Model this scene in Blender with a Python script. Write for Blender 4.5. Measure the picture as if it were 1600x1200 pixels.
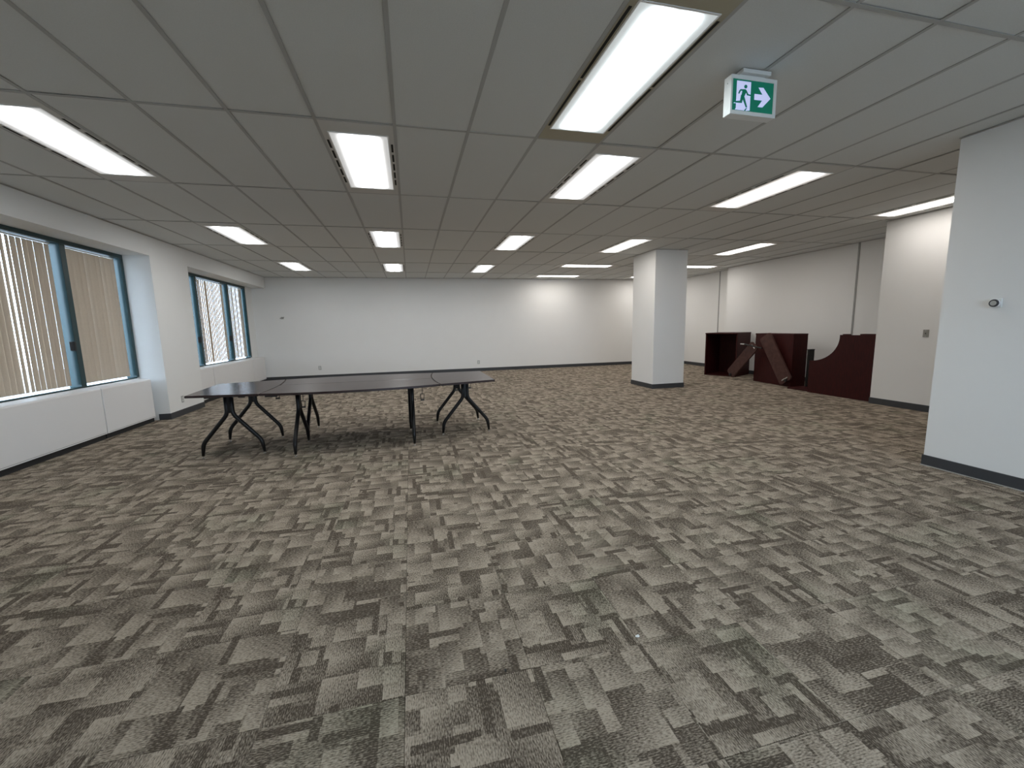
import bpy, bmesh, math, random
from mathutils import Vector, Matrix
random.seed(7)
for o in list(bpy.data.objects): bpy.data.objects.remove(o)
scene = bpy.context.scene
COL = scene.collection
pi = math.pi

# ---------------------------------------------------------------- camera
CAM = Vector((0.5921, -3.4660, 1.3867))
YAW, PITCH, ROLL, FPX = 0.236729, 0.136821, -0.0213527, 646.8
def cam_axes():
    cy, sy, cp, sp = math.cos(YAW), math.sin(YAW), math.cos(PITCH), math.sin(PITCH)
    f = Vector((sy*cp, cy*cp, -sp)); r = Vector((cy, -sy, 0)); u = r.cross(f)
    return r*math.cos(ROLL)+u*math.sin(ROLL), u*math.cos(ROLL)-r*math.sin(ROLL), f
RGT, UPV, FWD = cam_axes()
cd = bpy.data.cameras.new('camera'); cam = bpy.data.objects.new('camera', cd); COL.objects.link(cam)
cd.sensor_fit = 'HORIZONTAL'; cd.sensor_width = 36; cd.lens = FPX/1600*36; cd.clip_start = .05; cd.clip_end = 200
cam.matrix_world = Matrix(((RGT.x, UPV.x, -FWD.x, CAM.x), (RGT.y, UPV.y, -FWD.y, CAM.y), (RGT.z, UPV.z, -FWD.z, CAM.z), (0, 0, 0, 1)))
scene.camera = cam
def project(p):
    d = Vector(p)-CAM; z = d.dot(FWD)
    return (800+FPX*d.dot(RGT)/z, 600-FPX*d.dot(UPV)/z, z)

# ---------------------------------------------------------------- sky and exposure
w = bpy.data.worlds.new('sky'); scene.world = w; w.use_nodes = True
bg = w.node_tree.nodes['Background']; bg.inputs[0].default_value = (0.76, 0.88, 1.0, 1); bg.inputs[1].default_value = 10.0
LIGHT = 11.0
scene.view_settings.view_transform = 'Standard'; scene.view_settings.look = 'None'
scene.view_settings.gamma = 1; scene.view_settings.use_curve_mapping = False
scene.view_settings.exposure = 0.13

# ---------------------------------------------------------------- materials
def mat(name, col, rough=.6, metal=0, spec=.5, emit=None, estr=0, noise=0, nscale=40, bump=0, bscale=300):
    m = bpy.data.materials.new(name); m.use_nodes = True; nt = m.node_tree; b = nt.nodes['Principled BSDF']
    b.inputs['Base Color'].default_value = (*col, 1); b.inputs['Roughness'].default_value = rough
    b.inputs['Metallic'].default_value = metal; b.inputs['Specular IOR Level'].default_value = spec
    if emit:
        b.inputs['Emission Color'].default_value = (*emit, 1); b.inputs['Emission Strength'].default_value = estr
    tc = nt.nodes.new('ShaderNodeTexCoord')
    if noise:
        n = nt.nodes.new('ShaderNodeTexNoise'); n.inputs['Scale'].default_value = nscale; n.inputs['Detail'].default_value = 4
        nt.links.new(tc.outputs['Object'], n.inputs['Vector'])
        r = nt.nodes.new('ShaderNodeMapRange'); r.inputs[3].default_value = 1-noise; r.inputs[4].default_value = 1+noise
        nt.links.new(n.outputs[0], r.inputs[0])
        h = nt.nodes.new('ShaderNodeMix'); h.data_type = 'RGBA'; h.blend_type = 'MULTIPLY'; h.inputs[0].default_value = 1
        h.inputs[6].default_value = (*col, 1); nt.links.new(r.outputs[0], h.inputs[7]); nt.links.new(h.outputs[2], b.inputs['Base Color'])
    if bump:
        n2 = nt.nodes.new('ShaderNodeTexNoise'); n2.inputs['Scale'].default_value = bscale; n2.inputs['Detail'].default_value = 3
        nt.links.new(tc.outputs['Object'], n2.inputs['Vector'])
        bp = nt.nodes.new('ShaderNodeBump'); bp.inputs['Strength'].default_value = bump; bp.inputs['Distance'].default_value = .002
        nt.links.new(n2.outputs[0], bp.inputs['Height']); nt.links.new(bp.outputs[0], b.inputs['Normal'])
    return m
M = {}
M['wall'] = mat('wall_paint', (.80, .80, .785), .7, spec=.25, noise=.015, nscale=3, bump=.15, bscale=250)
M['cover'] = mat('cover_paint', (.76, .75, .74), .55, spec=.3, noise=.015, nscale=4)
M['tile'] = mat('ceiling_tile', (.69, .70, .685), .9, spec=.1, noise=.07, nscale=140, bump=.4, bscale=220)
M['bar'] = mat('grid_bar', (.44, .44, .43), .6, spec=.3)
M['fix'] = mat('fixture_paint', (.62, .61, .58), .5, spec=.3)
M['fixwarm'] = mat('fixture_paint_aged', (.42, .38, .28), .5, spec=.3)
M['lip'] = mat('lens_lip', (.9, .9, .9), .4)
M['slot'] = mat('slot_black', (.008, .008, .008), .8)
M['base'] = mat('vinyl_baseboard', (.042, .045, .05), .5, noise=.1, nscale=20)
M['trimg'] = mat('trim_grey', (.30, .30, .29), .5)
M['strip'] = mat('edge_strip', (.40, .39, .36), .5)
M['frame'] = mat('teal_metal', (.006, .036, .042), .32, spec=.5, noise=.08, nscale=8)
M['toe'] = mat('black_plinth', (.012, .012, .013), .7)
M['black'] = mat('black_metal', (.006, .006, .0065), .42, spec=.35, noise=.1, nscale=30)
M['blackp'] = mat('black_plastic', (.012, .012, .013), .5)
M['chrome'] = mat('bright_metal', (.75, .75, .74), .25, metal=.9)
M['steel'] = mat('brushed_steel', (.30, .29, .26), .45, metal=.5)
M['plate'] = mat('plate_plastic', (.40, .40, .38), .5)
M['dark'] = mat('dark_plastic', (.03, .03, .035), .5)
M['white'] = mat('white_plastic', (.80, .81, .80), .45)
M['green'] = mat('sign_green', (.0, .13, .08), .5, emit=(0.0, .13, .08), estr=.45)
M['signw'] = mat('sign_white', (.6, .6, .75), .5, emit=(.56, .60, 1.0), estr=.5)
def wood(name, a, b_, rough, axis):
    m = bpy.data.materials.new(name); m.use_nodes = True; nt = m.node_tree; b = nt.nodes['Principled BSDF']
    tc = nt.nodes.new('ShaderNodeTexCoord'); mp = nt.nodes.new('ShaderNodeMapping'); mp.inputs['Scale'].default_value = axis
    n = nt.nodes.new('ShaderNodeTexNoise'); n.inputs['Scale'].default_value = 6; n.inputs['Detail'].default_value = 6; n.inputs['Distortion'].default_value = .6
    r = nt.nodes.new('ShaderNodeValToRGB'); r.color_ramp.elements[0].color = (*a, 1); r.color_ramp.elements[1].color = (*b_, 1)
    r.color_ramp.elements[0].position = .35; r.color_ramp.elements[1].position = .65
    nt.links.new(tc.outputs['Object'], mp.inputs[0]); nt.links.new(mp.outputs[0], n.inputs['Vector'])
    nt.links.new(n.outputs[0], r.inputs[0]); nt.links.new(r.outputs[0], b.inputs['Base Color'])
    b.inputs['Roughness'].default_value = rough; b.inputs['Specular IOR Level'].default_value = .22 if rough > .5 else .28
    return m
M['top'] = wood('mahogany_top', (.026, .011, .011), (.042, .018, .017), .22, (1.2, 9, 9))
M['edge'] = mat('dark_edge', (.018, .008, .008), .45)
M['mahog'] = wood('mahogany_panel', (.026, .0025, .0025), (.044, .004, .0035), .55, (9, 9, 1.2))
M['plank'] = wood('brown_board', (.060, .026, .022), (.085, .038, .032), .5, (9, 2, 2))

def lens_material(name, col, along_x):
    # prismatic lens over two fluorescent tubes: brighter over each tube
    m = bpy.data.materials.new(name); m.use_nodes = True; nt = m.node_tree; N = nt.nodes; L = nt.links
    b = N['Principled BSDF']; b.inputs['Base Color'].default_value = (.8, .8, .8, 1); b.inputs['Roughness'].default_value = .35
    tc = N.new('ShaderNodeTexCoord'); sp = N.new('ShaderNodeSeparateXYZ'); L.new(tc.outputs['Object'], sp.inputs[0])
    def mth(op, a, v=None, v2=None):
        n = N.new('ShaderNodeMath'); n.operation = op
        for i, q in enumerate((a, v, v2)):
            if q is None: continue
            if isinstance(q, (int, float)): n.inputs[i].default_value = q
            else: L.new(q, n.inputs[i])
        return n.outputs[0]
    ax = mth('ABSOLUTE', sp.outputs[0])
    d = mth('SUBTRACT', ax, .07); d2 = mth('MULTIPLY', d, d); g = mth('EXPONENT', mth('MULTIPLY', d2, -1/(2*.036**2)))
    ay = mth('ABSOLUTE', sp.outputs[1]); ey = N.new('ShaderNodeMapRange'); ey.inputs[1].default_value = .645; ey.inputs[2].default_value = .57; L.new(ay, ey.inputs[0])
    s = mth('MULTIPLY', mth('ADD', mth('MULTIPLY', mth('MULTIPLY', g, ey.outputs[0]), 2.15), .032), LIGHT)
    b.inputs['Emission Color'].default_value = (*col, 1); L.new(s, b.inputs['Emission Strength'])
    return m
M['lens_neutral'] = lens_material('lens_neutral', (.98, .99, .985), 0)
M['lens_warm'] = lens_material('lens_warm', (1.0, .945, .89), 0)
M['lens_dim'] = lens_material('lens_dim', (.62, .58, .545), 0)
M['lens_cool'] = lens_material('lens_cool', (.88, .98, 1.0), 0)

def slat_material():
    m = bpy.data.materials.new('blind_fabric'); m.use_nodes = True; nt = m.node_tree; N = nt.nodes; L = nt.links
    N.remove(N['Principled BSDF']); out = N['Material Output']
    tc = N.new('ShaderNodeTexCoord'); n = N.new('ShaderNodeTexNoise'); n.inputs['Scale'].default_value = 90; L.new(tc.outputs['Object'], n.inputs['Vector'])
    r = N.new('ShaderNodeValToRGB'); r.color_ramp.elements[0].color = (.50, .42, .335, 1); r.color_ramp.elements[1].color = (.60, .52, .43, 1)
    L.new(n.outputs[0], r.inputs[0])
    d = N.new('ShaderNodeBsdfDiffuse'); t = N.new('ShaderNodeBsdfTranslucent'); mx = N.new('ShaderNodeMixShader'); mx.inputs[0].default_value = .19
    L.new(r.outputs[0], d.inputs[0]); L.new(r.outputs[0], t.inputs[0]); L.new(d.outputs[0], mx.inputs[1]); L.new(t.outputs[0], mx.inputs[2]); L.new(mx.outputs[0], out.inputs[0])
    return m
M['slat'] = slat_material()
def glass_material():
    m = bpy.data.materials.new('window_glass'); m.use_nodes = True; nt = m.node_tree; N = nt.nodes; L = nt.links
    N.remove(N['Principled BSDF']); out = N['Material Output']
    t = N.new('ShaderNodeBsdfTransparent'); t.inputs[0].default_value = (.90, .95, 1.0, 1); g = N.new('ShaderNodeBsdfGlossy'); g.inputs['Roughness'].default_value = .02
    mx = N.new('ShaderNodeMixShader'); mx.inputs[0].default_value = .06
    L.new(t.outputs[0], mx.inputs[1]); L.new(g.outputs[0], mx.inputs[2]); L.new(mx.outputs[0], out.inputs[0])
    return m
M['glass'] = glass_material()

def carpet_material():
    m = bpy.data.materials.new('carpet_tile'); m.use_nodes = True; nt = m.node_tree; N = nt.nodes; L = nt.links
    b = N['Principled BSDF']; b.inputs['Roughness'].default_value = .95; b.inputs['Specular IOR Level'].default_value = .12
    uv = N.new('ShaderNodeUVMap'); uv.uv_map = 'UVMap'
    def put(n, i, q):
        if q is None: return
        if isinstance(q, (int, float)): n.inputs[i].default_value = q
        else: L.new(q, n.inputs[i])
    def mth(op, a, v=None, c=None):
        n = N.new('ShaderNodeMath'); n.operation = op; put(n, 0, a); put(n, 1, v); put(n, 2, c); return n.outputs[0]
    sp = N.new('ShaderNodeSeparateXYZ'); L.new(uv.outputs[0], sp.inputs[0]); U, V = sp.outputs[0], sp.outputs[1]
    def wn(x, y, z):
        c = N.new('ShaderNodeCombineXYZ'); put(c, 0, x); put(c, 1, y); put(c, 2, z)
        n = N.new('ShaderNodeTexWhiteNoise'); n.noise_dimensions = '3D'; L.new(c.outputs[0], n.inputs[0])
        s = N.new('ShaderNodeSeparateColor'); L.new(n.outputs[1], s.inputs[0]); return n.outputs[0], s.outputs[0], s.outputs[1], s.outputs[2]
    def layer(prev, a, bb, seed, thr, swap, lo, hi, k=1.0):
        x, y = (V, U) if swap else (U, V)
        row = mth('ADD', mth('DIVIDE', y, bb), seed*.37); ri = mth('FLOOR', row); rf = mth('FRACT', row)
        sh = wn(ri, seed*3.1, 5.5)[0]
        colx = mth('ADD', mth('DIVIDE', x, a), sh); ci = mth('FLOOR', colx); cf = mth('FRACT', colx)
        v, r, g, bl = wn(ci, ri, seed)
        # gradient across the patch, running one way or the other
        s1 = mth('GREATER_THAN', r, .5); fx = mth('ABSOLUTE', mth('SUBTRACT', s1, cf))
        s2 = mth('GREATER_THAN', g, .5); fy = mth('ABSOLUTE', mth('SUBTRACT', s2, rf))
        gr = mth('MULTIPLY_ADD', mth('POWER', mth('ADD', mth('MULTIPLY', fx, .62), mth('MULTIPLY', fy, .38)), 1.5), hi-lo, lo)
        gr = mth('ADD', gr, mth('MULTIPLY', mth('SUBTRACT', bl, .5), .35*k))
        mask = mth('GREATER_THAN', v, thr)
        mx = N.new('ShaderNodeMix'); mx.data_type = 'FLOAT'; put(mx, 0, mask); put(mx, 2, prev); put(mx, 3, gr); return mx.outputs[0]
    val = layer(.3, .40, .33, 1.0, -1, False, .06, .62, .3)
    val = layer(val, .30, .19, 2.0, .42, True, .06, 1.0, .35)
    val = layer(val, .24, .16, 3.0, .50, False, .06, 1.05, .35)
    val = layer(val, .30, .036, 6.0, .93, True, .0, .08, .1)
    val = layer(val, .17, .095, 4.0, .66, False, .10, 1.1, .35)
    val = layer(val, .24, .034, 7.0, .93, False, .0, .08, .1)
    val = layer(val, .085, .070, 8.0, .88, True, .5, .95, .2)
    # ribs and flecked yarn
    rib = mth('MULTIPLY', mth('SINE', mth('MULTIPLY', U, 2*pi/.0085)), .10)
    mp = N.new('ShaderNodeMapping'); mp.inputs['Scale'].default_value = (230, 75, 1); L.new(uv.outputs[0], mp.inputs[0])
    nz = N.new('ShaderNodeTexNoise'); nz.inputs['Scale'].default_value = 1; nz.inputs['Detail'].default_value = 2; L.new(mp.outputs[0], nz.inputs['Vector'])
    fl = mth('MULTIPLY', mth('SUBTRACT', nz.outputs[0], .5), 2.5)
    tot = mth('ADD', mth('ADD', val, rib), fl)
    rp = N.new('ShaderNodeValToRGB'); e = rp.color_ramp.elements
    e[0].position = 0; e[0].color = (.082, .065, .049, 1); e[1].position = 1; e[1].color = (.435, .368, .292, 1)
    L.new(tot, rp.inputs[0])
    # faint green-grey hue drift
    tc = N.new('ShaderNodeTexCoord'); n3 = N.new('ShaderNodeTexNoise'); n3.inputs['Scale'].default_value = 1.6; L.new(uv.outputs[0], n3.inputs['Vector'])
    hr = N.new('ShaderNodeMapRange'); hr.inputs[1].default_value = .55; hr.inputs[2].default_value = .8; hr.inputs[4].default_value = .45; L.new(n3.outputs[0], hr.inputs[0])
    hx = N.new('ShaderNodeMix'); hx.data_type = 'RGBA'; hx.blend_type = 'MULTIPLY'; L.new(hr.outputs[0], hx.inputs[0]); L.new(rp.outputs[0], hx.inputs[6]); hx.inputs[7].default_value = (.80, 1.0, .88, 1)
    L.new(hx.outputs[2], b.inputs['Base Color'])
    bp = N.new('ShaderNodeBump'); bp.inputs['Strength'].default_value = .35; bp.inputs['Distance'].default_value = .002
    L.new(mth('ADD', rib, fl), bp.inputs['Height']); L.new(bp.outputs[0], b.inputs['Normal'])
    return m
M['carpet'] = carpet_material()

# ---------------------------------------------------------------- helpers
class MB:
    def __init__(s): s.v = []; s.f = []
    def add(s, vs, fs):
        o = len(s.v); s.v += [tuple(v) for v in vs]; s.f += [tuple(i+o for i in f) for f in fs]; return s
    def box(s, x0, x1, y0, y1, z0, z1):
        vs = [(x, y, z) for z in (z0, z1) for y in (y0, y1) for x in (x0, x1)]
        return s.add(vs, [(0, 2, 3, 1), (4, 5, 7, 6), (0, 1, 5, 4), (2, 6, 7, 3), (0, 4, 6, 2), (1, 3, 7, 5)])
    def prism(s, poly, h0, h1, axis='z'):
        n = len(poly)
        def p(a, b, c): return (a, b, c) if axis == 'z' else ((c, a, b) if axis == 'x' else (a, c, b))
        vs = [p(a, b, h0) for a, b in poly]+[p(a, b, h1) for a, b in poly]
        return s.add(vs, [tuple(range(n))[::-1], tuple(range(n, 2*n))]+[(i, (i+1) % n, n+(i+1) % n, n+i) for i in range(n)])
    def tube(s, pts, r, n=10, cap=True):
        pts = [Vector(p) for p in pts]; rs = r if isinstance(r, (list, tuple)) else [r]*len(pts)
        vs = []; fs = []; prev = None
        for i, p in enumerate(pts):
            t = ((pts[i]-pts[i-1]).normalized() if i else Vector((0, 0, 0)))+((pts[i+1]-pts[i]).normalized() if i < len(pts)-1 else Vector((0, 0, 0)))
            t.normalize()
            a = prev if prev is not None else (Vector((1, 0, 0)) if abs(t.x) < .8 else Vector((0, 1, 0)))
            a = (a-t*a.dot(t)).normalized(); prev = a; b = t.cross(a)
            for k in range(n):
                q = 2*pi*k/n; vs.append(p+a*rs[i]*math.cos(q)+b*rs[i]*math.sin(q))
        m = len(pts)
        for i in range(m-1):
            for k in range(n): fs.append((i*n+k, i*n+(k+1) % n, (i+1)*n+(k+1) % n, (i+1)*n+k))
        if cap: fs += [tuple(range(n))[::-1], tuple(range((m-1)*n, m*n))]
        return s.add(vs, fs)
    def mesh(s, name, m, bevel=0, smooth=False, seg=2):
        me = bpy.data.meshes.new(name); me.from_pydata(s.v, [], s.f)
        bm = bmesh.new(); bm.from_mesh(me)
        bmesh.ops.recalc_face_normals(bm, faces=bm.faces)
        if bevel: bmesh.ops.bevel(bm, geom=[e for e in bm.edges if e.calc_face_angle(0) > .6], offset=bevel, segments=seg, affect='EDGES', profile=.5)
        bm.to_mesh(me); bm.free()
        if smooth:
            for p in me.polygons: p.use_smooth = True
        me.materials.append(m); return me
    def build(s, name, m, parent=None, bevel=0, smooth=False, loc=None, seg=2):
        return link(name, s.mesh(name, m, bevel, smooth, seg), parent, loc)
def link(name, me, parent=None, loc=None, rot=None):
    o = bpy.data.objects.new(name, me); COL.objects.link(o)
    if parent: o.parent = parent
    if loc: o.location = loc
    if rot: o.rotation_euler = rot
    return o
def tag(o, label=None, cat=None, group=None, kind=None):
    if label: o['label'] = label
    if cat: o['category'] = cat
    if group: o['group'] = group
    if kind: o['kind'] = kind
    return o
def empty(name, loc=(0, 0, 0), rz=0):
    o = bpy.data.objects.new(name, None); COL.objects.link(o); o.location = loc; o.rotation_euler = (0, 0, rz); o.empty_display_size = .1; return o
def struct(name, mb, m, label=None, bevel=0):
    return tag(mb.build(name, m, None, bevel), label, None, None, 'structure')
def smooth_path(pts, r=.05, n=5):
    pts = [Vector(p) for p in pts]; out = [pts[0]]
    for i in range(1, len(pts)-1):
        a, b, c = pts[i-1], pts[i], pts[i+1]
        d1 = min(r, (a-b).length*.45); d2 = min(r, (c-b).length*.45)
        p, q = b+(a-b).normalized()*d1, b+(c-b).normalized()*d2
        for k in range(n+1):
            t = k/n; out.append(p*(1-t)**2+b*2*t*(1-t)+q*t*t)
    return out+[pts[-1]]

# ---------------------------------------------------------------- room shell
H = 2.915; HW = H+.03; YB = 9.705; YN = -6.75
XP = -3.3; XW = -3.65; XO = -3.80            # pier face, window wall face, outer face
XR = 5.29
Z_SILL, Z_HEAD = .70, 2.61
W1 = (.45, 4.35); W2 = (5.5, YB)
struct('wall_back', MB().box(XO, 9.95, YB, YB+.15, 0, HW), M['wall'], 'long white far wall behind the conference tables')
# left side: piers, a deep header and low walls under the recessed windows
struct('wall_left', MB().box(XO, XW, W1[0], W1[1], 0, Z_SILL), M['wall'], 'white low wall under the nearer window')
struct('wall_left_far', MB().box(XO, XW, W2[0], YB, 0, Z_SILL).box(XO, XW, 9.25, YB, Z_SILL, Z_HEAD), M['wall'], 'white wall around the farther window')
struct('wall_left_header', MB().box(XO, XP, YN, YB, Z_HEAD, HW), M['wall'], 'deep white header above the recessed windows')
struct('wall_left_pier', MB().box(XO, XP, W1[1], W2[0], 0, Z_HEAD), M['wall'], 'white pier between the two recessed windows')
struct('wall_left_near', MB().box(XO, XP, YN, W1[0], 0, Z_HEAD), M['wall'], 'white wall left of and behind the camera')
struct('wall_right', MB().box(XR, XR+.16, YN, -.68, 0, HW), M['wall'], 'white wall at the right edge carrying a small round thermostat')
struct('wall_right_return', MB().box(8.0, 9.4, -2.5, 1.75, 0, HW), M['wall'], 'white wall with a switch plate beside the mahogany desk parts')
struct('wall_right_partition', MB().box(9.4, 9.75, 1.75, 6.75, 0, HW), M['wall'], 'white partition behind the dismantled mahogany desk')
struct('wall_right_far', MB().box(9.75, 9.95, 6.75, YB, 0, HW), M['wall'], 'set back white wall behind the square column')
struct('wall_corridor', MB().box(XR+.16, 8.0, -2.65, -2.5, 0, HW), M['wall'], 'wall closing the passage behind the right wall')
struct('wall_front', MB().box(XO, .7, YN-.15, YN, 0, HW).box(4.6, XR+.16, YN-.15, YN, 0, HW).box(.7, 4.6, YN-.15, YN, 0, Z_SILL).box(.7, 4.6, YN-.15, YN, Z_HEAD, HW), M['wall'], 'wall behind the camera')
struct('column', MB().box(5.6, 6.36, 4.4, 5.28, 0, H), M['wall'], 'square white structural column', bevel=.006)

M['street'] = mat('pale_paving', (.22, .22, .215), .9, noise=.2, nscale=.3)
struct('ground_outside', MB().box(-160, 160, -160, 160, -9.2, -9.0), M['street'], 'paved ground far below the windows')
# baseboards
bh, bt = .10, .010
bb = [('back', (XW, 9.75, YB-bt, YB)), ('right', (XR-bt, XR, YN, -.68)), ('right_end', (XR-bt, XR+.17, -.68, -.68+bt)),
      ('right_return', (8.0-bt, 8.0, -2.5, 1.75)), ('right_return_end', (8.0-bt, 9.4, 1.75, 1.75+bt)), ('right_partition', (9.4-bt, 9.4, 1.76, 6.75)),
      ('right_step', (9.4-bt, 9.75, 6.75, 6.75+bt)), ('right_far', (9.75-bt, 9.75, 6.76, YB-bt)),
      ('left_pier', (XP, XP+bt, W1[1], W2[0])), ('left_pier_side', (-3.46, XP+bt, W1[1]-bt, W1[1])), ('left_near', (XP, XP+bt, YN, W1[0]))]
for n, (a, b, c, d) in bb:
    struct('baseboard_'+n, MB().box(a, b, c, d, 0, bh), M['base'], bevel=.002)
cb = MB(); cb.box(5.6-bt, 6.36+bt, 4.4-bt, 4.4, 0, bh).box(5.6-bt, 6.36+bt, 5.28, 5.28+bt, 0, bh).box(5.6-bt, 5.6, 4.4, 5.28, 0, bh).box(6.36, 6.36+bt, 4.4, 5.28, 0, bh)
struct('baseboard_column', cb, M['base'])
struct('trim_1', MB().box(XR-.022, XR-bt, YN, -.67, 0, .006), M['strip'], 'thin pale edging strip along the right baseboard')
# partition joint strips
struct('trim_2', MB().box(9.392, 9.4, 3.18, 3.215, bh, H), M['trimg'], 'grey joint strip on the partition beside the curved panel')
struct('trim_3', MB().box(9.742, 9.75, 7.45, 7.485, bh, H), M['trimg'], 'grey joint strip on the set back wall by the column')
# wall angles under the ceiling
wa = [(XP, XP+.02, YN, YB-.02), (XP, 9.75, YB-.02, YB), (9.38, 9.4, 1.75, 6.75), (9.73, 9.75, 6.75, YB-.02), (7.98, 8.0, -2.5, 1.75), (XR-.02, XR, YN, -.68)]
for i, (a, b, c, d) in enumerate(wa):
    struct('trim_%d' % (i+4), MB().box(a, b, c, d, H-.008, H-.004), M['bar'])
struct('trim_10', MB().box(5.585, 5.6, 4.385, 5.295, H-.008, H-.004).box(6.36, 6.375, 4.385, 5.295, H-.008, H-.004).box(5.6, 6.36, 4.385, 4.4, H-.008, H-.004).box(5.6, 6.36, 5.28, 5.295, H-.008, H-.004), M['bar'])

# ---------------------------------------------------------------- carpet
floor = struct('floor', MB().box(XO, 9.95, YN-.15, YB+.15, -.12, -.006), M['slot'], 'floor laid with patchwork grey brown carpet tiles, ribs turned tile by tile')
T = .5
def tile_geom(uo, vo, turned, x=0, y=0, sx=T, sy=T):
    c = .0012; vs = [(x, y, -.0059), (x+sx, y, -.0059), (x+sx, y+sy, -.0059), (x, y+sy, -.0059), (x+c, y+c, 0), (x+sx-c, y+c, 0), (x+sx-c, y+sy-c, 0), (x+c, y+sy-c, 0)]
    fs = [(4, 5, 6, 7), (0, 1, 5, 4), (1, 2, 6, 5), (2, 3, 7, 6), (3, 0, 4, 7)]
    def uvf(p):
        a, b = p[0]-x, p[1]-y
        return ((b if turned else a)+uo, (a if turned else b)+vo)
    return vs, fs, [uvf(vs[i]) for f in fs for i in f]
def uv_mesh(name, parts):
    V, F, UV = [], [], []
    for vs, fs, uvs in parts:
        o = len(V); V += vs; F += [tuple(i+o for i in f) for f in fs]; UV += uvs
    me = bpy.data.meshes.new(name); me.from_pydata(V, [], F); l = me.uv_layers.new(name='UVMap')
    for i, q in enumerate(UV): l.data[i].uv = q
    me.materials.append(M['carpet']); return me
NV = 14; offs = [(random.uniform(0, 40), random.uniform(0, 40)) for _ in range(NV)]
variants = [[uv_mesh('carpet_tile', [tile_geom(*offs[k], t)]) for k in range(NV)] for t in (0, 1)]
def in_room(x, y):
    if x < XW-.2 or y < YN or y > YB: return False
    if y < -.9: return x < XR or (x < 8.0 and y > -2.6)
    if y < 1.4: return x < 8.0
    return x < 9.8
cells = []
for i in range(-8, 20):
    for j in range(-13, 20):
        x, y = i*T, j*T
        if not any(in_room(x+a, y+b) for a in (.01, T-.01) for b in (.01, T-.01)): continue
        area = 0
        ps = [project((x+a, y+b, 0)) for a, b in ((0, 0), (T, 0), (T, T), (0, T))]
        if all(p[2] > .3 for p in ps):
            xs = [min(1600, max(0, p[0])) for p in ps]; ys = [min(1200, max(0, p[1])) for p in ps]
            area = abs(sum(xs[k]*ys[(k+1) % 4]-xs[(k+1) % 4]*ys[k] for k in range(4)))/2
        cells.append((area, i, j))
cells.sort(reverse=True)
rest = []
for n, (area, i, j) in enumerate(cells):
    turned = (i+j) % 2
    x0, y0, x1, y1 = i*T, j*T, i*T+T, j*T+T
    k = random.randrange(NV)
    if n < 300 and x0 >= XW and y1 <= YB:
        link('carpet_tile', variants[turned][k], floor, (x0, y0, 0))
    else:
        x0, x1, y0, y1 = max(x0, XW), min(x1, 9.75), max(y0, YN), min(y1, YB)
        if x1-x0 > .01 and y1-y0 > .01: rest.append(tile_geom(random.uniform(0, 40), random.uniform(0, 40), turned, x0, y0, x1-x0, y1-y0))
rf = link('carpet_field', uv_mesh('carpet_field', rest), floor); tag(rf, kind='stuff')

# ---------------------------------------------------------------- ceiling
TX, TY = .5588, 1.6764
ceil = struct('ceiling', MB().box(XO, 9.95, YN-.15, YB+.15, H+.03, H+.10), M['tile'], 'suspended ceiling of long grey acoustic tiles in a metal grid')
FIX = []   # (cx, cy, rotated, lens, label, big)
def cellc(i, j): return ((i+.5)*TX, (j+.5)*TY)
def F(i, j, lens, label, big=False): FIX.append((*cellc(i, j), False, lens, label, big, (i, j)))
F(-4, 0, 'lens_neutral', 'lit ceiling light nearest the left windows, running past the left picture edge')
F(0, 0, 'lens_neutral', 'lit ceiling light in the nearest row, straight above the conference tables, with black side slots')
F(4, 0, 'lens_neutral', 'lit ceiling light touching corners with the largest light, left of the exit sign')
F(8, 0, 'lens_warm', 'lit ceiling light with two visible tubes, below and right of the exit sign')
F(13, 0, 'lens_dim', 'lit ceiling light half hidden by the right wall')
F(3, -1, 'lens_cool', 'largest nearest ceiling light with a cool white lens, beside the exit sign', True)
F(-4, 2, 'lens_neutral', 'leftmost lit ceiling light of the second row, off the second window')
F(0, 2, 'lens_neutral', 'second row ceiling light just behind the one with clear black slots')
F(4, 2, 'lens_neutral', 'second row ceiling light in the middle of the picture')
F(8, 2, 'lens_warm', 'second row ceiling light just in front of the square column')
F(13, 2, 'lens_warm', 'second row ceiling light to the right of the square column')
F(-4, 4, 'lens_neutral', 'small far ceiling light nearest the left corner of the far wall')
F(0, 4, 'lens_neutral', 'small far ceiling light in the third row, second from the left')
F(4, 4, 'lens_neutral', 'small far ceiling light in the third row, third from the left')
FIX += [(5.11, 6.76, True, 'lens_warm', 'ceiling light turned sideways, left of the column top', False, None),
        (5.10, 8.89, True, 'lens_warm', 'ceiling light turned sideways, farthest back against the far wall', False, None),
        (8.15, 6.62, True, 'lens_warm', 'ceiling light turned sideways, showing just right of the column', False, None),
        (8.28, 8.89, True, 'lens_warm', 'ceiling light almost wholly hidden behind the column', False, None)]
for j, rn in ((-4, 'behind the camera for cool light'),):  # unseen fixtures added behind the camera to supply more cool light
    for i, nm in ((-4, 'left'), (0, 'middle'), (4, 'right')):
        FIX.append((*cellc(i, j), False, 'lens_cool', 'ceiling light added %s, %s one, outside the picture' % (rn, nm), False, (i, j)))
used = {f[6] for f in FIX if f[6]}
full = MB().box(.012, TX-.012, .012, TY-.012, 0, .018).mesh('ceiling_tile', M['tile'])
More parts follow.
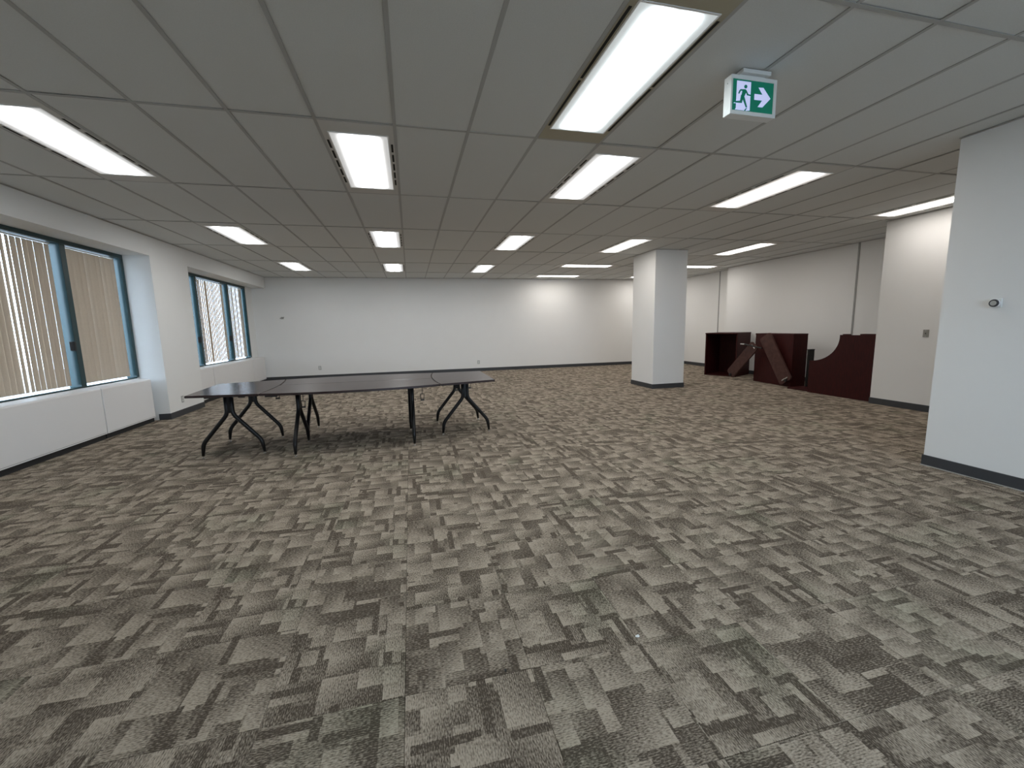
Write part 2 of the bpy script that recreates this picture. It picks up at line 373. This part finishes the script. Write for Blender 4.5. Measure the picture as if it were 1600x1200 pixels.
for i in range(-6, 18):
    for j in range(-5, 6):
        if (i, j) in used: continue
        x0, x1, y0, y1 = max(i*TX, XP), min((i+1)*TX, 9.75), max(j*TY, YN), min((j+1)*TY, YB)
        if x1-x0 < .06 or y1-y0 < .06: continue
        if j < -1 and x0 > XR+.2 and (x0 > 8.0 or y1 < -2.6): continue
        dz = random.choice((0, 0, 0, .001, .002)); rot = (random.uniform(-.0008, .0008), random.uniform(-.003, .003), 0)
        if x1-x0 > TX-.01 and y1-y0 > TY-.01:
            link('ceiling_tile', full, ceil, (i*TX, j*TY, H+dz), rot)
        else:
            MB().box(x0+.012, x1-.012, y0+.012, y1-.012, 0, .018).build('ceiling_tile', M['tile'], ceil, loc=(0, 0, H+dz))
bw = .0125
for i in range(-5, 18):
    MB().box(i*TX-bw, i*TX+bw, YN, YB, H-.004, H-.0005).build('grid_bar', M['bar'], ceil)
for j in range(-4, 6):
    MB().box(XP, 9.75, j*TY-bw, j*TY+bw, H-.0045, H-.0010).build('grid_bar', M['bar'], ceil)

# light fixtures: housing frame, lens with lip, air slots; local long axis = y
LX, LY = .2275, .655
def fixture_meshes(fm, slots):
    d = {}
    hx, hy = TX/2-.012, TY/2-.012
    fr = MB().box(-hx, -LX, -hy, hy, -.004, .02).box(LX, hx, -hy, hy, -.004, .02).box(-LX, LX, -hy, -LY, -.004, .02).box(-LX, LX, LY, hy, -.004, .02)
    d['frame'] = fr.mesh('frame', fm)
    lp = MB(); t = .010
    lp.box(-LX, -LX+t, -LY, LY, -.008, 0).box(LX-t, LX, -LY, LY, -.008, 0).box(-LX+t, LX-t, -LY, -LY+t, -.008, 0).box(-LX+t, LX-t, LY-t, LY, -.008, 0)
    d['lip'] = lp.mesh('lens_lip', M['lip'])
    n = slots; L_ = 1.06 if n > 3 else 1.24; pitch = L_/n
    d['slot'] = MB().box(-.0085, .0085, -pitch*.5*.74 if n > 3 else -pitch*.48, pitch*.5*.74 if n > 3 else pitch*.48, -.0056, -.0035).mesh('air_slot', M['slot'])
    d['pos'] = [-L_/2+pitch*(k+.5) for k in range(n)]
    return d
FM = fixture_meshes(M['fix'], 5); FB = fixture_meshes(M['fixwarm'], 2)
lens_me = {}
for k in ('lens_neutral', 'lens_warm', 'lens_cool', 'lens_dim'):
    lens_me[k] = MB().add([(-LX+.01, -LY+.01, -.006), (LX-.01, -LY+.01, -.006), (LX-.01, LY-.01, -.006), (-LX+.01, LY-.01, -.006)], [(3, 2, 1, 0)]).mesh('lens', M[k])
    # make the lens face look down
    for p in lens_me[k].polygons:
        if p.normal.z > 0: lens_me[k].flip_normals(); break
for cx, cy, rot, lens, label, big, _ in FIX:
    r = empty('ceiling_light', (cx, cy, H-(.006 if rot else .002)), pi/2 if rot else 0)
    tag(r, label, 'ceiling light', 'recessed fluorescent ceiling lights')
    d = FB if big else FM
    link('frame', d['frame'], r); link('lens_lip', d['lip'], r); link('lens', lens_me[lens], r)
    for s in (-1, 1):
        for y in d['pos']: link('air_slot', d['slot'], r, (s*.2475, y, 0))

# ---------------------------------------------------------------- windows and blinds
def window(name, ys, label, latches):
    r = empty(name, (XW, (ys[0]+ys[-1])/2, Z_SILL)); tag(r, label, None, None, 'structure'); oy = (ys[0]+ys[-1])/2
    def part(n, m, x0, x1, y0, y1, z0, z1, bev=.004): return MB().box(x0-XW, x1-XW, y0-oy, y1-oy, z0-Z_SILL, z1-Z_SILL).build(n, M[m], r, bevel=bev)
    a, b = XO+.01, XW-.004
    part('frame_head', 'frame', a, b, ys[0], ys[-1], Z_HEAD-.055, Z_HEAD)
    part('frame_sill', 'frame', a, b-.03, ys[0], ys[-1], Z_SILL, Z_SILL+.022)
    for k, y in enumerate(ys):
        y0, y1 = (y, y+.06) if k == 0 else ((y-.06, y) if k == len(ys)-1 else (y-.045, y+.045))
        part('mullion', 'frame', a, b, y0, y1, Z_SILL+.022, Z_HEAD-.055)
    for k in range(len(ys)-1):
        part('pane', 'glass', XO+.025, XO+.031, ys[k]+.05, ys[k+1]-.05, Z_SILL+.022, Z_HEAD-.055, 0)
    for y in latches: part('latch', 'blackp', XO+.10, b+.012, y-.075, y-.045, 1.20, 1.32, .004)
    return r
V1 = [.45, 1.60, 3.19, 4.35]; V2 = [5.5, 6.56, 8.11, 9.25]
window('window_1', V1, 'nearer recessed window in a dark teal frame', [3.19])
window('window_2', V2, 'farther recessed window in a dark teal frame beyond the white pier', [8.11, 6.56])
wr = window('window_added', [0, 1.3, 2.6, 3.9], 'row of unscreened panes added behind the camera, out of view, for cool light', [])  # unseen rear window, added to supply cool daylight on right wall and column
wr.rotation_euler = (0, 0, pi/2); wr.location = (2.65, YN-.002, Z_SILL)
SL = .089
zt, zb = Z_HEAD-.085, Z_SILL+.05
slat_me = MB().add([(-.0006, -SL/2, zb), (.0012, 0, zb), (-.0006, SL/2, zb), (-.0006, -SL/2, zt), (.0012, 0, zt), (-.0006, SL/2, zt)], [(0, 1, 4, 3), (1, 2, 5, 4)]).mesh('slat', M['slat'])
def solid_slat():
    me = MB(); n = 4; f, b = [], []
    for k in range(n+1):
        y = -SL/2+SL*k/n; x = .004*(1-(2*k/n-1)**2); f.append((x, y)); b.append((x-.0008, y))
    me.prism(f+b[::-1], zb, zt); return me.mesh('slat', M['slat'], smooth=False)
slat_me = solid_slat()
def blind(y0, y1, label, angf, pitch=.0745):
    r = empty('vertical_blind', (XO+.075, (y0+y1)/2, Z_SILL+.022)); tag(r, label, 'blind', 'vertical window blinds')
    a, b = y0+.05, y1-.105; oy = (y0+y1)/2; oz = Z_SILL+.022
    MB().box(-.016, .016, a-oy, b-oy, zt+.004-oz, zt+.022-oz).build('head_rail', M['white'], r, bevel=.002)
    n = int((b-a)/pitch); p = (b-a)/n
    for k in range(n):
        y = a+p*(k+.5); ang = angf(k, n)
        link('slat', slat_me, r, (random.uniform(-.002, .002), y-oy, -oz), (0, 0, math.radians(ang)))
    return r
def near_mid(k, n):
    y = (k+.5)/n
    if .52 < y < .64: return 17+random.uniform(-2, 2)
    return 6.5+random.uniform(-1.8, 1.8)
blind(V1[0], V1[1], 'beige vertical blind in the pane of the near window closest to the camera', lambda k, n: 8+random.uniform(-3, 3))
blind(V1[1], V1[2], 'beige vertical blind with bright gaps between slats, at the left picture edge', near_mid)
blind(V1[2], V1[3], 'fully closed beige vertical blind in the far pane of the near window', lambda k, n: -12-10*math.sin(k*1.5)+random.uniform(-2, 2))
blind(V2[0], V2[1], 'vertical blind of the far window mostly hidden behind the white pier', lambda k, n: 11+random.uniform(-3, 3))
blind(V2[1], V2[2], 'striped open vertical blind in the wide pane of the far window', lambda k, n: 5.4+random.uniform(-.5, .5))
blind(V2[2], V2[3], 'striped open vertical blind in the narrow pane nearest the far wall', lambda k, n: 5.0+random.uniform(-.4, .4))

# ---------------------------------------------------------------- radiator covers under the windows
def cover(y0, y1, label):
    r = empty('radiator_cover', (XW+.002, (y0+y1)/2, 0)); tag(r, label, 'radiator cover', 'white radiator covers under the windows')
    h = (y1-y0)/2
    MB().prism([(0.0, .07), (.19, .07), (.19, .675), (.18, .69), (0.0, .70)], -h, h, 'y').build('casing', M['cover'], r, bevel=.004)
    MB().box(0, .165, -h, h, 0, .07).build('plinth', M['toe'], r)
    MB().box(.185, .1905, -h+.02, h-.02, .085, .09).build('seam', M['trimg'], r)
cover(.5, 3.145, 'long white radiator cover under the near window, at the left picture edge')
cover(3.165, 4.25, 'short white radiator cover under the closed blind')
cover(5.56, 6.42, 'short white radiator cover just beyond the white pier')
cover(6.435, 8.7, 'long white radiator cover under the far window')
cover(8.715, 9.6, 'short white radiator cover in the far left corner')

# ---------------------------------------------------------------- wall plates and devices
def outlet(loc, rz, label):
    r = empty('wall_outlet', loc, rz); tag(r, label, 'outlet', 'duplex wall outlets')   # local -y faces the room
    MB().box(-.037, .037, -.006, 0, -.058, .058).build('cover_plate', M['plate'], r, bevel=.002)
    for z in (-.022, .022):
        s = MB().box(-.017, .017, -.009, -.005, z-.015, z+.015).build('socket', M['white'], r, bevel=.002)
        MB().box(-.008, -.005, -.0098, -.0088, z-.006, z+.006).box(.005, .008, -.0098, -.0088, z-.006, z+.006).build('slots', M['dark'], s)
outlet((-2.05, YB, .31), 0, 'small grey outlet low on the far wall, left one above the tables')
outlet((2.68, YB, .29), 0, 'small grey outlet low on the far wall, right of the tables')
outlet((XP, 4.76, .27), pi/2, 'small outlet low on the white pier between the windows')
r = empty('wall_bracket', (-2.93, YB, 1.777)); tag(r, 'small grey bracket high on the far wall near the left corner', 'bracket')
MB().box(-.035, .035, -.006, 0, -.03, .03).build('back_plate', M['plate'], r, bevel=.002)
MB().prism([(-.05, -.02), (.05, .01), (.05, .03), (-.05, .0)], -.05, -.006, 'y').build('arm', M['trimg'], r)
r = empty('switch_plate', (8.0, 1.071, 1.163), -pi/2); tag(r, 'grey metal switch plate on the wall beside the mahogany panel', 'switch')
MB().box(-.037, .037, -.006, 0, -.056, .056).build('cover_plate', M['steel'], r, bevel=.002)
MB().box(-.012, .012, -.010, -.005, -.024, .024).build('rocker', M['steel'], r, bevel=.001)
MB().box(-.006, .006, -.016, -.009, -.008, .008).build('key_hole', M['dark'], r)
for z in (-.042, .042): MB().tube([(0, -.005, z), (0, -.0075, z)], .004, 8).build('screw', M['chrome'], r)
r = empty('thermostat', (XR, -1.045, 1.497), -pi/2); tag(r, 'small round thermostat with a dark ring on the right wall', 'thermostat')
MB().box(-.038, .038, -.008, 0, -.036, .036).build('base_plate', M['white'], r, bevel=.003)
MB().tube([(0, -.008, 0), (0, -.026, 0)], .028, 24).build('body', M['white'], r, smooth=False)
MB().tube([(0, -.024, 0), (0, -.030, 0), (0, -.034, 0)], [.031, .031, .028], 24).build('dial_ring', M['dark'], r)
MB().tube([(0, -.033, 0), (0, -.036, 0)], .020, 24).build('dial_face', M['plate'], r)

# ---------------------------------------------------------------- exit sign
r = empty('exit_sign', (2.565, -1.13, 2.655)); tag(r, 'green exit sign with running figure and arrow hanging from the ceiling', 'exit sign')
PW, PH, PD = .335, .222, .062
MB().box(0, PW, .006, PD, 0, PH).build('housing', M['white'], r, bevel=.003)
bz = .022
MB().box(0, PW, 0, .008, 0, bz).box(0, PW, 0, .008, PH-bz, PH).box(0, bz*.55, 0, .008, bz, PH-bz).box(PW-bz, PW, 0, .008, bz, PH-bz).build('bezel', M['white'], r)
MB().box(PW*.2, PW*.75, .012, PD-.008, PH, PH+.012).build('neck', M['white'], r)
MB().box(PW*.40, PW*.58, .018, PD-.012, PH+.012, H-2.655-.026).build('stem', M['white'], r)
MB().box(.07, .275, -.015, .10, H-2.655-.027, H-2.655-.0045).build('canopy', M['white'], r, bevel=.003)
for z in (.04, PH-.04): MB().tube([(-.0015, .03, z), (.002, .03, z)], .004, 8).build('screw', M['chrome'], r)
gx0, gx1, gz0, gz1 = bz*.55, PW-bz, bz, PH-bz
face = MB().box(gx0, gx1, .003, .0062, gz0, gz1).build('legend_panel', M['green'], r)
def sgn(x, y):
    u = (x-464)/711; t = 375+62*u; b = 893+50*u; v = (y-t)/(b-t)
    return (gx0+u*(gx1-gx0), gz1-v*(gz1-gz0))
def flat(name, polys, m, d):
    mb = MB()
    for p in polys: mb.prism([sgn(*q) for q in p], d, .0032, 'y')
    return mb.build(name, M[m], face)
flat('door_symbol', [[(535, 408), (778, 427), (775, 892), (720, 900), (520, 884), (535, 860)], [(490, 780), (548, 722), (548, 782)]], 'signw', .0024)
head = [(687+27*math.cos(a*pi/8), 504+31*math.sin(a*pi/8)) for a in range(16)]
flat('running_figure', [head, [(600, 548), (690, 548), (705, 585), (660, 690), (615, 660), (632, 580)], [(600, 548), (632, 572), (604, 580), (582, 628), (563, 615), (580, 570)],
     [(680, 560), (700, 560), (738, 625), (778, 634), (778, 656), (715, 645)], [(612, 640), (655, 670), (634, 775), (508, 772), (512, 745), (600, 738)],
     [(632, 665), (672, 670), (728, 838), (706, 850), (640, 705)], [(676, 898), (700, 862), (728, 848), (712, 880), (700, 900)]], 'green', .0016)
flat('arrow', [[(845, 615), (985, 625), (910, 510), (995, 510), (1130, 685), (995, 832), (910, 828), (985, 720), (845, 712)]], 'signw', .0024)

# ---------------------------------------------------------------- conference tables
ZT = .73
def arc(p, q, bulge, n=12):
    p, q = Vector(p), Vector(q); d = q-p; nrm = Vector((-d.y, d.x)).normalized(); out = []
    for k in range(n+1):
        t = k/n; c = p+d*t+nrm*bulge*4*t*(1-t); out.append((c.x, c.y))
    return out
def table(loc, poly, legs, axis, label, clips):
    ox, oy = loc; r = empty('conference_table', (ox, oy, 0)); tag(r, label, 'table', 'mahogany conference table sections')
    P = [(x-ox, y-oy) for x, y in poly]
    top = MB().prism(P, ZT-.026, ZT).build('tabletop', M['top'], r, bevel=.003)
    c = Vector((sum(p[0] for p in P)/len(P), sum(p[1] for p in P)/len(P)))
    n = len(P); e = MB(); off = .0015
    out = []
    for i in range(n):
        a, b, d = Vector(P[i-1]), Vector(P[i]), Vector(P[(i+1) % n])
        n1 = Vector(((b-a).y, -(b-a).x)).normalized(); n2 = Vector(((d-b).y, -(d-b).x)).normalized()
        m = (n1+n2).normalized(); out.append(b+m*off*(1 if area2(P) > 0 else -1))
    vs = [(p.x, p.y, ZT-.0245) for p in out]+[(p.x, p.y, ZT-.0035) for p in out]
    e.add(vs, [(i, (i+1) % n, n+(i+1) % n, n+i) for i in range(n)]); e.build('edge_band', M['edge'], top)
    for lx, ly, half in legs:
        lx -= ox; ly -= oy
        def q(s, z, w=0): return (lx+s, ly+w, z) if axis == 'x' else (lx+w, ly+s, z)
        MB().prism([q(-.16, 0)[:2], q(-.16, 0, .05)[:2], q(.16, 0, .05)[:2], q(.16, 0)[:2], q(.16, 0, -.05)[:2], q(-.16, 0, -.05)[:2]], ZT-.042, ZT-.026).build('mounting_plate', M['black'], r, bevel=.003)
        MB().add([q(-.012, .50, -.018), q(.012, .50, -.018), q(.012, .50, .018), q(-.012, .50, .018), q(-.012, .69, -.018), q(.012, .69, -.018), q(.012, .69, .018), q(-.012, .69, .018)],
                 [(0, 1, 2, 3), (4, 5, 6, 7), (0, 1, 5, 4), (1, 2, 6, 5), (2, 3, 7, 6), (3, 0, 4, 7)]).build('leg_post', M['black'], r)
        for s in (-1, 1):
            pth = smooth_path([q(s*.028, ZT-.04), q(s*.028, .485), q(s*(half-.015), .165), q(s*half, .028)], .05)
            rr = [.0225]*len(pth); rr[-1] = .014; rr[-2] = .021
            lg = MB().tube(pth, rr, 12).build('leg', M['black'], r, smooth=True)
            MB().tube([q(s*half, 0), q(s*half, .010), q(s*half, .011), q(s*half, .03)], [.013, .013, .006, .006], 10).build('glide', M['chrome'], lg)
    for x, y, z in clips:
        x -= ox; y -= oy
        cl = MB().tube([(x, y, ZT-.026), (x+.004, y, (ZT+z)/2), (x, y, z+.040)], .0035, 6).build('pull_cord', M['blackp'], r)
        a, b_ = .024, .017
        MB().tube([(x-a, y, z+.040), (x+a, y, z+.040), (x+b_, y, z-.030), (x-b_, y, z-.030), (x-a, y, z+.040)], .0055, 6).box(x-.024, x+.024, y-.010, y+.010, z-.044, z-.028).build('release_handle', M['blackp'], cl)
    # connector blocks under the rim
    for t in (.25, .75):
        a, b = Vector(P[0]), Vector(P[1]); m = a+(b-a)*t; m = m+(c-m)*.06
        MB().box(m.x-.03, m.x+.03, m.y-.015, m.y+.015, ZT-.040, ZT-.026).build('connector', M['blackp'], r)
    return r
def area2(P): return sum(P[k][0]*P[(k+1) % len(P)][1]-P[(k+1) % len(P)][0]*P[k][1] for k in range(len(P)))
g = .006
seamL = arc((-1.035, 1.475), (-1.125, 2.84), -.055)      # left seam, front to back, bulging to the middle
seamR = arc((.915, 1.505), (.885, 2.815), .055)
front = arc((-1.035, 1.475), (.915, 1.505), -.125, 14)
back = arc((-1.125, 2.84), (.885, 2.815), .10, 14)
# left end
table((-1.42, 2.08), [(-1.785, 1.60)]+[(x-g, y) for x, y in seamL]+[(-1.88, 2.66)], [(-1.42, 1.715, .31), (-1.425, 2.445, .31)], 'x',
      'dark mahogany end table nearest the windows, its top catching blue daylight', [(-1.06, 2.20, .60)])
table((1.24, 2.27), [(1.605, 1.665), (1.60, 2.795)]+[(x+g, y) for x, y in seamR[::-1]], [(1.25, 1.906, .305), (1.22, 2.64, .305)], 'x',
      'dark mahogany end table at the right end of the table group', [(1.155, 2.05, .60), (1.36, 2.3, .585)])
# middle pair, split along the long seam
seam = [(-1.07+.055+g, 2.20), (.90-.055-g, 2.12)]
def side(S, lo, dx): 
    ymid = 2.20 if dx > 0 else 2.12
    return [(x+dx, y) for x, y in S if (y < ymid-.02 if lo else y > ymid+.02)]
pf = [(x, y) for x, y in front[1:-1]]
polyF = [side(seamL, True, g)[0]]+pf+side(seamR, True, -g)+[(seam[1][0], seam[1][1]-g/2), (seam[0][0], seam[0][1]-g/2)]+side(seamL, True, g)[:0:-1]
pb = [(x, y) for x, y in back[1:-1]]
polyB = [(seam[0][0], seam[0][1]+g/2), (seam[1][0], seam[1][1]+g/2)]+side(seamR, False, -g)+pb[::-1]+side(seamL, False, g)[::-1]
table((-.08, 1.78), polyF, [(-.722, 1.775, .315), (.575, 1.815, .31)], 'y', 'long mahogany table section on the camera side with a gently bowed front edge', [(-.71, 1.93, .515), (.70, 1.9, .52)])
table((-.1, 2.55), polyB, [(-.765, 2.58, .32), (.535, 2.62, .32)], 'y', 'long mahogany table section on the far wall side of the long seam', [(-.66, 2.35, .62)])

# ---------------------------------------------------------------- dismantled reception desk
def pbox(n, m, par, *a, bev=.003): return MB().box(*a).build(n, M[m], par, bevel=bev)
# open shell turned towards the camera: local x along the open front, y into the shell
A, B = Vector((8.24, 6.10)), Vector((8.60, 5.38)); ang = math.atan2((B-A).y, (B-A).x); L1 = (B-A).length; D1 = .84; HT = 1.12; th = .03
r = empty('desk_shell', (A.x, A.y, 0), ang); tag(r, 'open dark mahogany desk shell, leftmost of the desk parts, black inside', 'desk part')
pbox('side_panel', 'mahog', r, 0, th, 0, D1, 0, HT-th); pbox('side_panel', 'mahog', r, L1-th, L1, 0, D1, 0, HT-th)
pbox('back_panel', 'mahog', r, th, L1-th, D1-th, D1, 0, HT-th); pbox('top_panel', 'mahog', r, -.008, L1+.008, -.012, D1, HT-th, HT)
pbox('bottom_panel', 'mahog', r, th, L1-th, .02, D1-th, .0, .025)
# closed cabinet
A, B = Vector((8.45, 4.66)), Vector((8.36, 3.58)); ang = math.atan2((B-A).y, (B-A).x); L2 = (B-A).length; D2 = .34
r = empty('desk_cabinet', (A.x, A.y, 0), ang); tag(r, 'tall closed mahogany desk cabinet behind the leaning boards', 'desk part')
pbox('front_panel', 'mahog', r, 0, L2-th, 0, th, 0, HT-th); pbox('side_panel', 'mahog', r, L2-th, L2, 0, D2, 0, HT-th); pbox('side_panel', 'mahog', r, 0, th, th, D2, 0, HT-th)
pbox('back_panel', 'mahog', r, th, L2-th, D2-th, D2, 0, HT-th); pbox('top_panel', 'mahog', r, -.004, L2+.004, -.004, D2, HT-th, HT)
# curved end panel
Yr, Yl, X0 = 1.80, 2.97, 8.10
r = empty('desk_end_panel', (X0, 2.4, 0)); tag(r, 'large mahogany desk panel with a concave curved cutout, against the wall corner', 'desk part')
yc, rad = 3.02, .52                     # circle the cutout follows
pts = [(Yr, 0), (Yr, 1.12), (2.42, 1.12)]
for k in range(0, 17):
    a = pi/2*k/16; pts.append((2.42+.545*(1-math.cos(a)), 1.08-.46*math.sin(a)))
pts += [(Yl, .62), (Yl, 0)]
MB().prism([(y-2.4, z) for y, z in pts], 0, .035, 'x').build('curved_panel', M['mahog'], r, bevel=.002)
pbox('rear_panel', 'mahog', r, .40, .435, Yr-2.4, 2.42-2.4, 0, 1.10)
pbox('shelf', 'mahog', r, .036, .40, Yr-2.4, .0, .70, .73)
pbox('cleat', 'mahog', r, .036, .12, .0, -.09, 1.06, 1.135); pbox('cleat', 'mahog', r, .036, .16, Yr-2.4+.01, -.30, 1.07, 1.14)
r = tag(MB().box(-.22, .22, -.28, .28, 0, .03).build('desk_base_board', M['mahog'], None, bevel=.003, loc=(8.37, 3.18, 0)), 'flat mahogany board lying on the carpet between cabinet and curved panel', 'board')
r = empty('steel_panel', (8.62, 3.37, .03)); tag(r, 'narrow black metal panel standing between cabinet and curved panel', 'panel')
MB().box(-.10, .04, -.02, .02, 0, .76).build('sheet', M['black'], r, bevel=.003); MB().box(-.105, .045, -.025, .025, .76, .775).build('top_cap', M['blackp'], r)
def board(P0, P1, wd, x, label, flip):
    d = Vector((P1[0]-P0[0], P1[1]-P0[1])); L = d.length; a = math.atan2(-d.x, d.y)   # tilt in the y-z plane
    r = empty('loose_board', (x, P0[0], P0[1])); r.rotation_euler = (a, 0, 0); tag(r, label, 'board', 'leaning brown boards')
    rc = .05; poly = []
    for cxx, cz, a0 in ((wd/2-rc, L-rc, 0), (-wd/2+rc, L-rc, pi/2), (-wd/2+rc, rc, pi), (wd/2-rc, rc, 3*pi/2)):
        for k in range(5): q = a0+pi/2*k/4; poly.append((cxx+rc*math.cos(q), cz+rc*math.sin(q)))
    MB().prism(poly, -.02, .02, 'x').build('plank', M['plank'], r, bevel=.002)
    z = .07 if not flip else L-.05
    MB().box(-.028, -.019, -wd*.28, wd*.22, z-.012, z+.012).build('bracket', M['chrome'], r, bevel=.002)
    MB().tube([(-.05, -.03, .03), (-.02, -.03, .03)], .032, 14).build('caster', M['blackp'], r)
    return r
board((3.62, .105), (4.235, 1.075), .31, 8.29, 'longer brown board leaning to the left against the mahogany cabinet', False)
bd = board((5.14, .115), (4.42, .865), .25, 8.215, 'shorter brown board leaning to the right towards the longer one', True)

hb = MB().tube([(8.165-8.215, 4.70-5.14, .875-.115), (8.165-8.215, 4.18-5.14, .80-.115)], .016, 8).build('stretcher_bar', M['black'], bd)
hb.matrix_parent_inverse = bd.rotation_euler.to_matrix().to_4x4().inverted()
hc = MB().box(-.075, -.045, 4.66-5.14, 4.78-5.14, .865-.115, .89-.115).build('end_bracket', M['chrome'], bd, bevel=.002)
hc.matrix_parent_inverse = bd.rotation_euler.to_matrix().to_4x4().inverted()
# ---------------------------------------------------------------- bits on the carpet
def crumb(name, loc, s, m, label):
    bm = bmesh.new(); bmesh.ops.create_icosphere(bm, subdivisions=2, radius=1)
    for v in bm.verts:
        k = 1+random.uniform(-.25, .25); v.co = Vector((v.co.x*s[0]*k, v.co.y*s[1]*k, max(0, (v.co.z*k+.8))*s[2]))
    me = bpy.data.meshes.new(name); bm.to_mesh(me); bm.free(); me.materials.append(M[m]); o = link(name, me, None, loc); return tag(o, label, 'litter')
crumb('paper_scrap', (1.509, -1.958, .0), (.010, .007, .005), 'white', 'tiny white scrap lying on the carpet in the foreground')
crumb('lint_speck', (.897, -1.984, .0), (.004, .008, .003), 'blackp', 'tiny black speck on the carpet in the foreground')
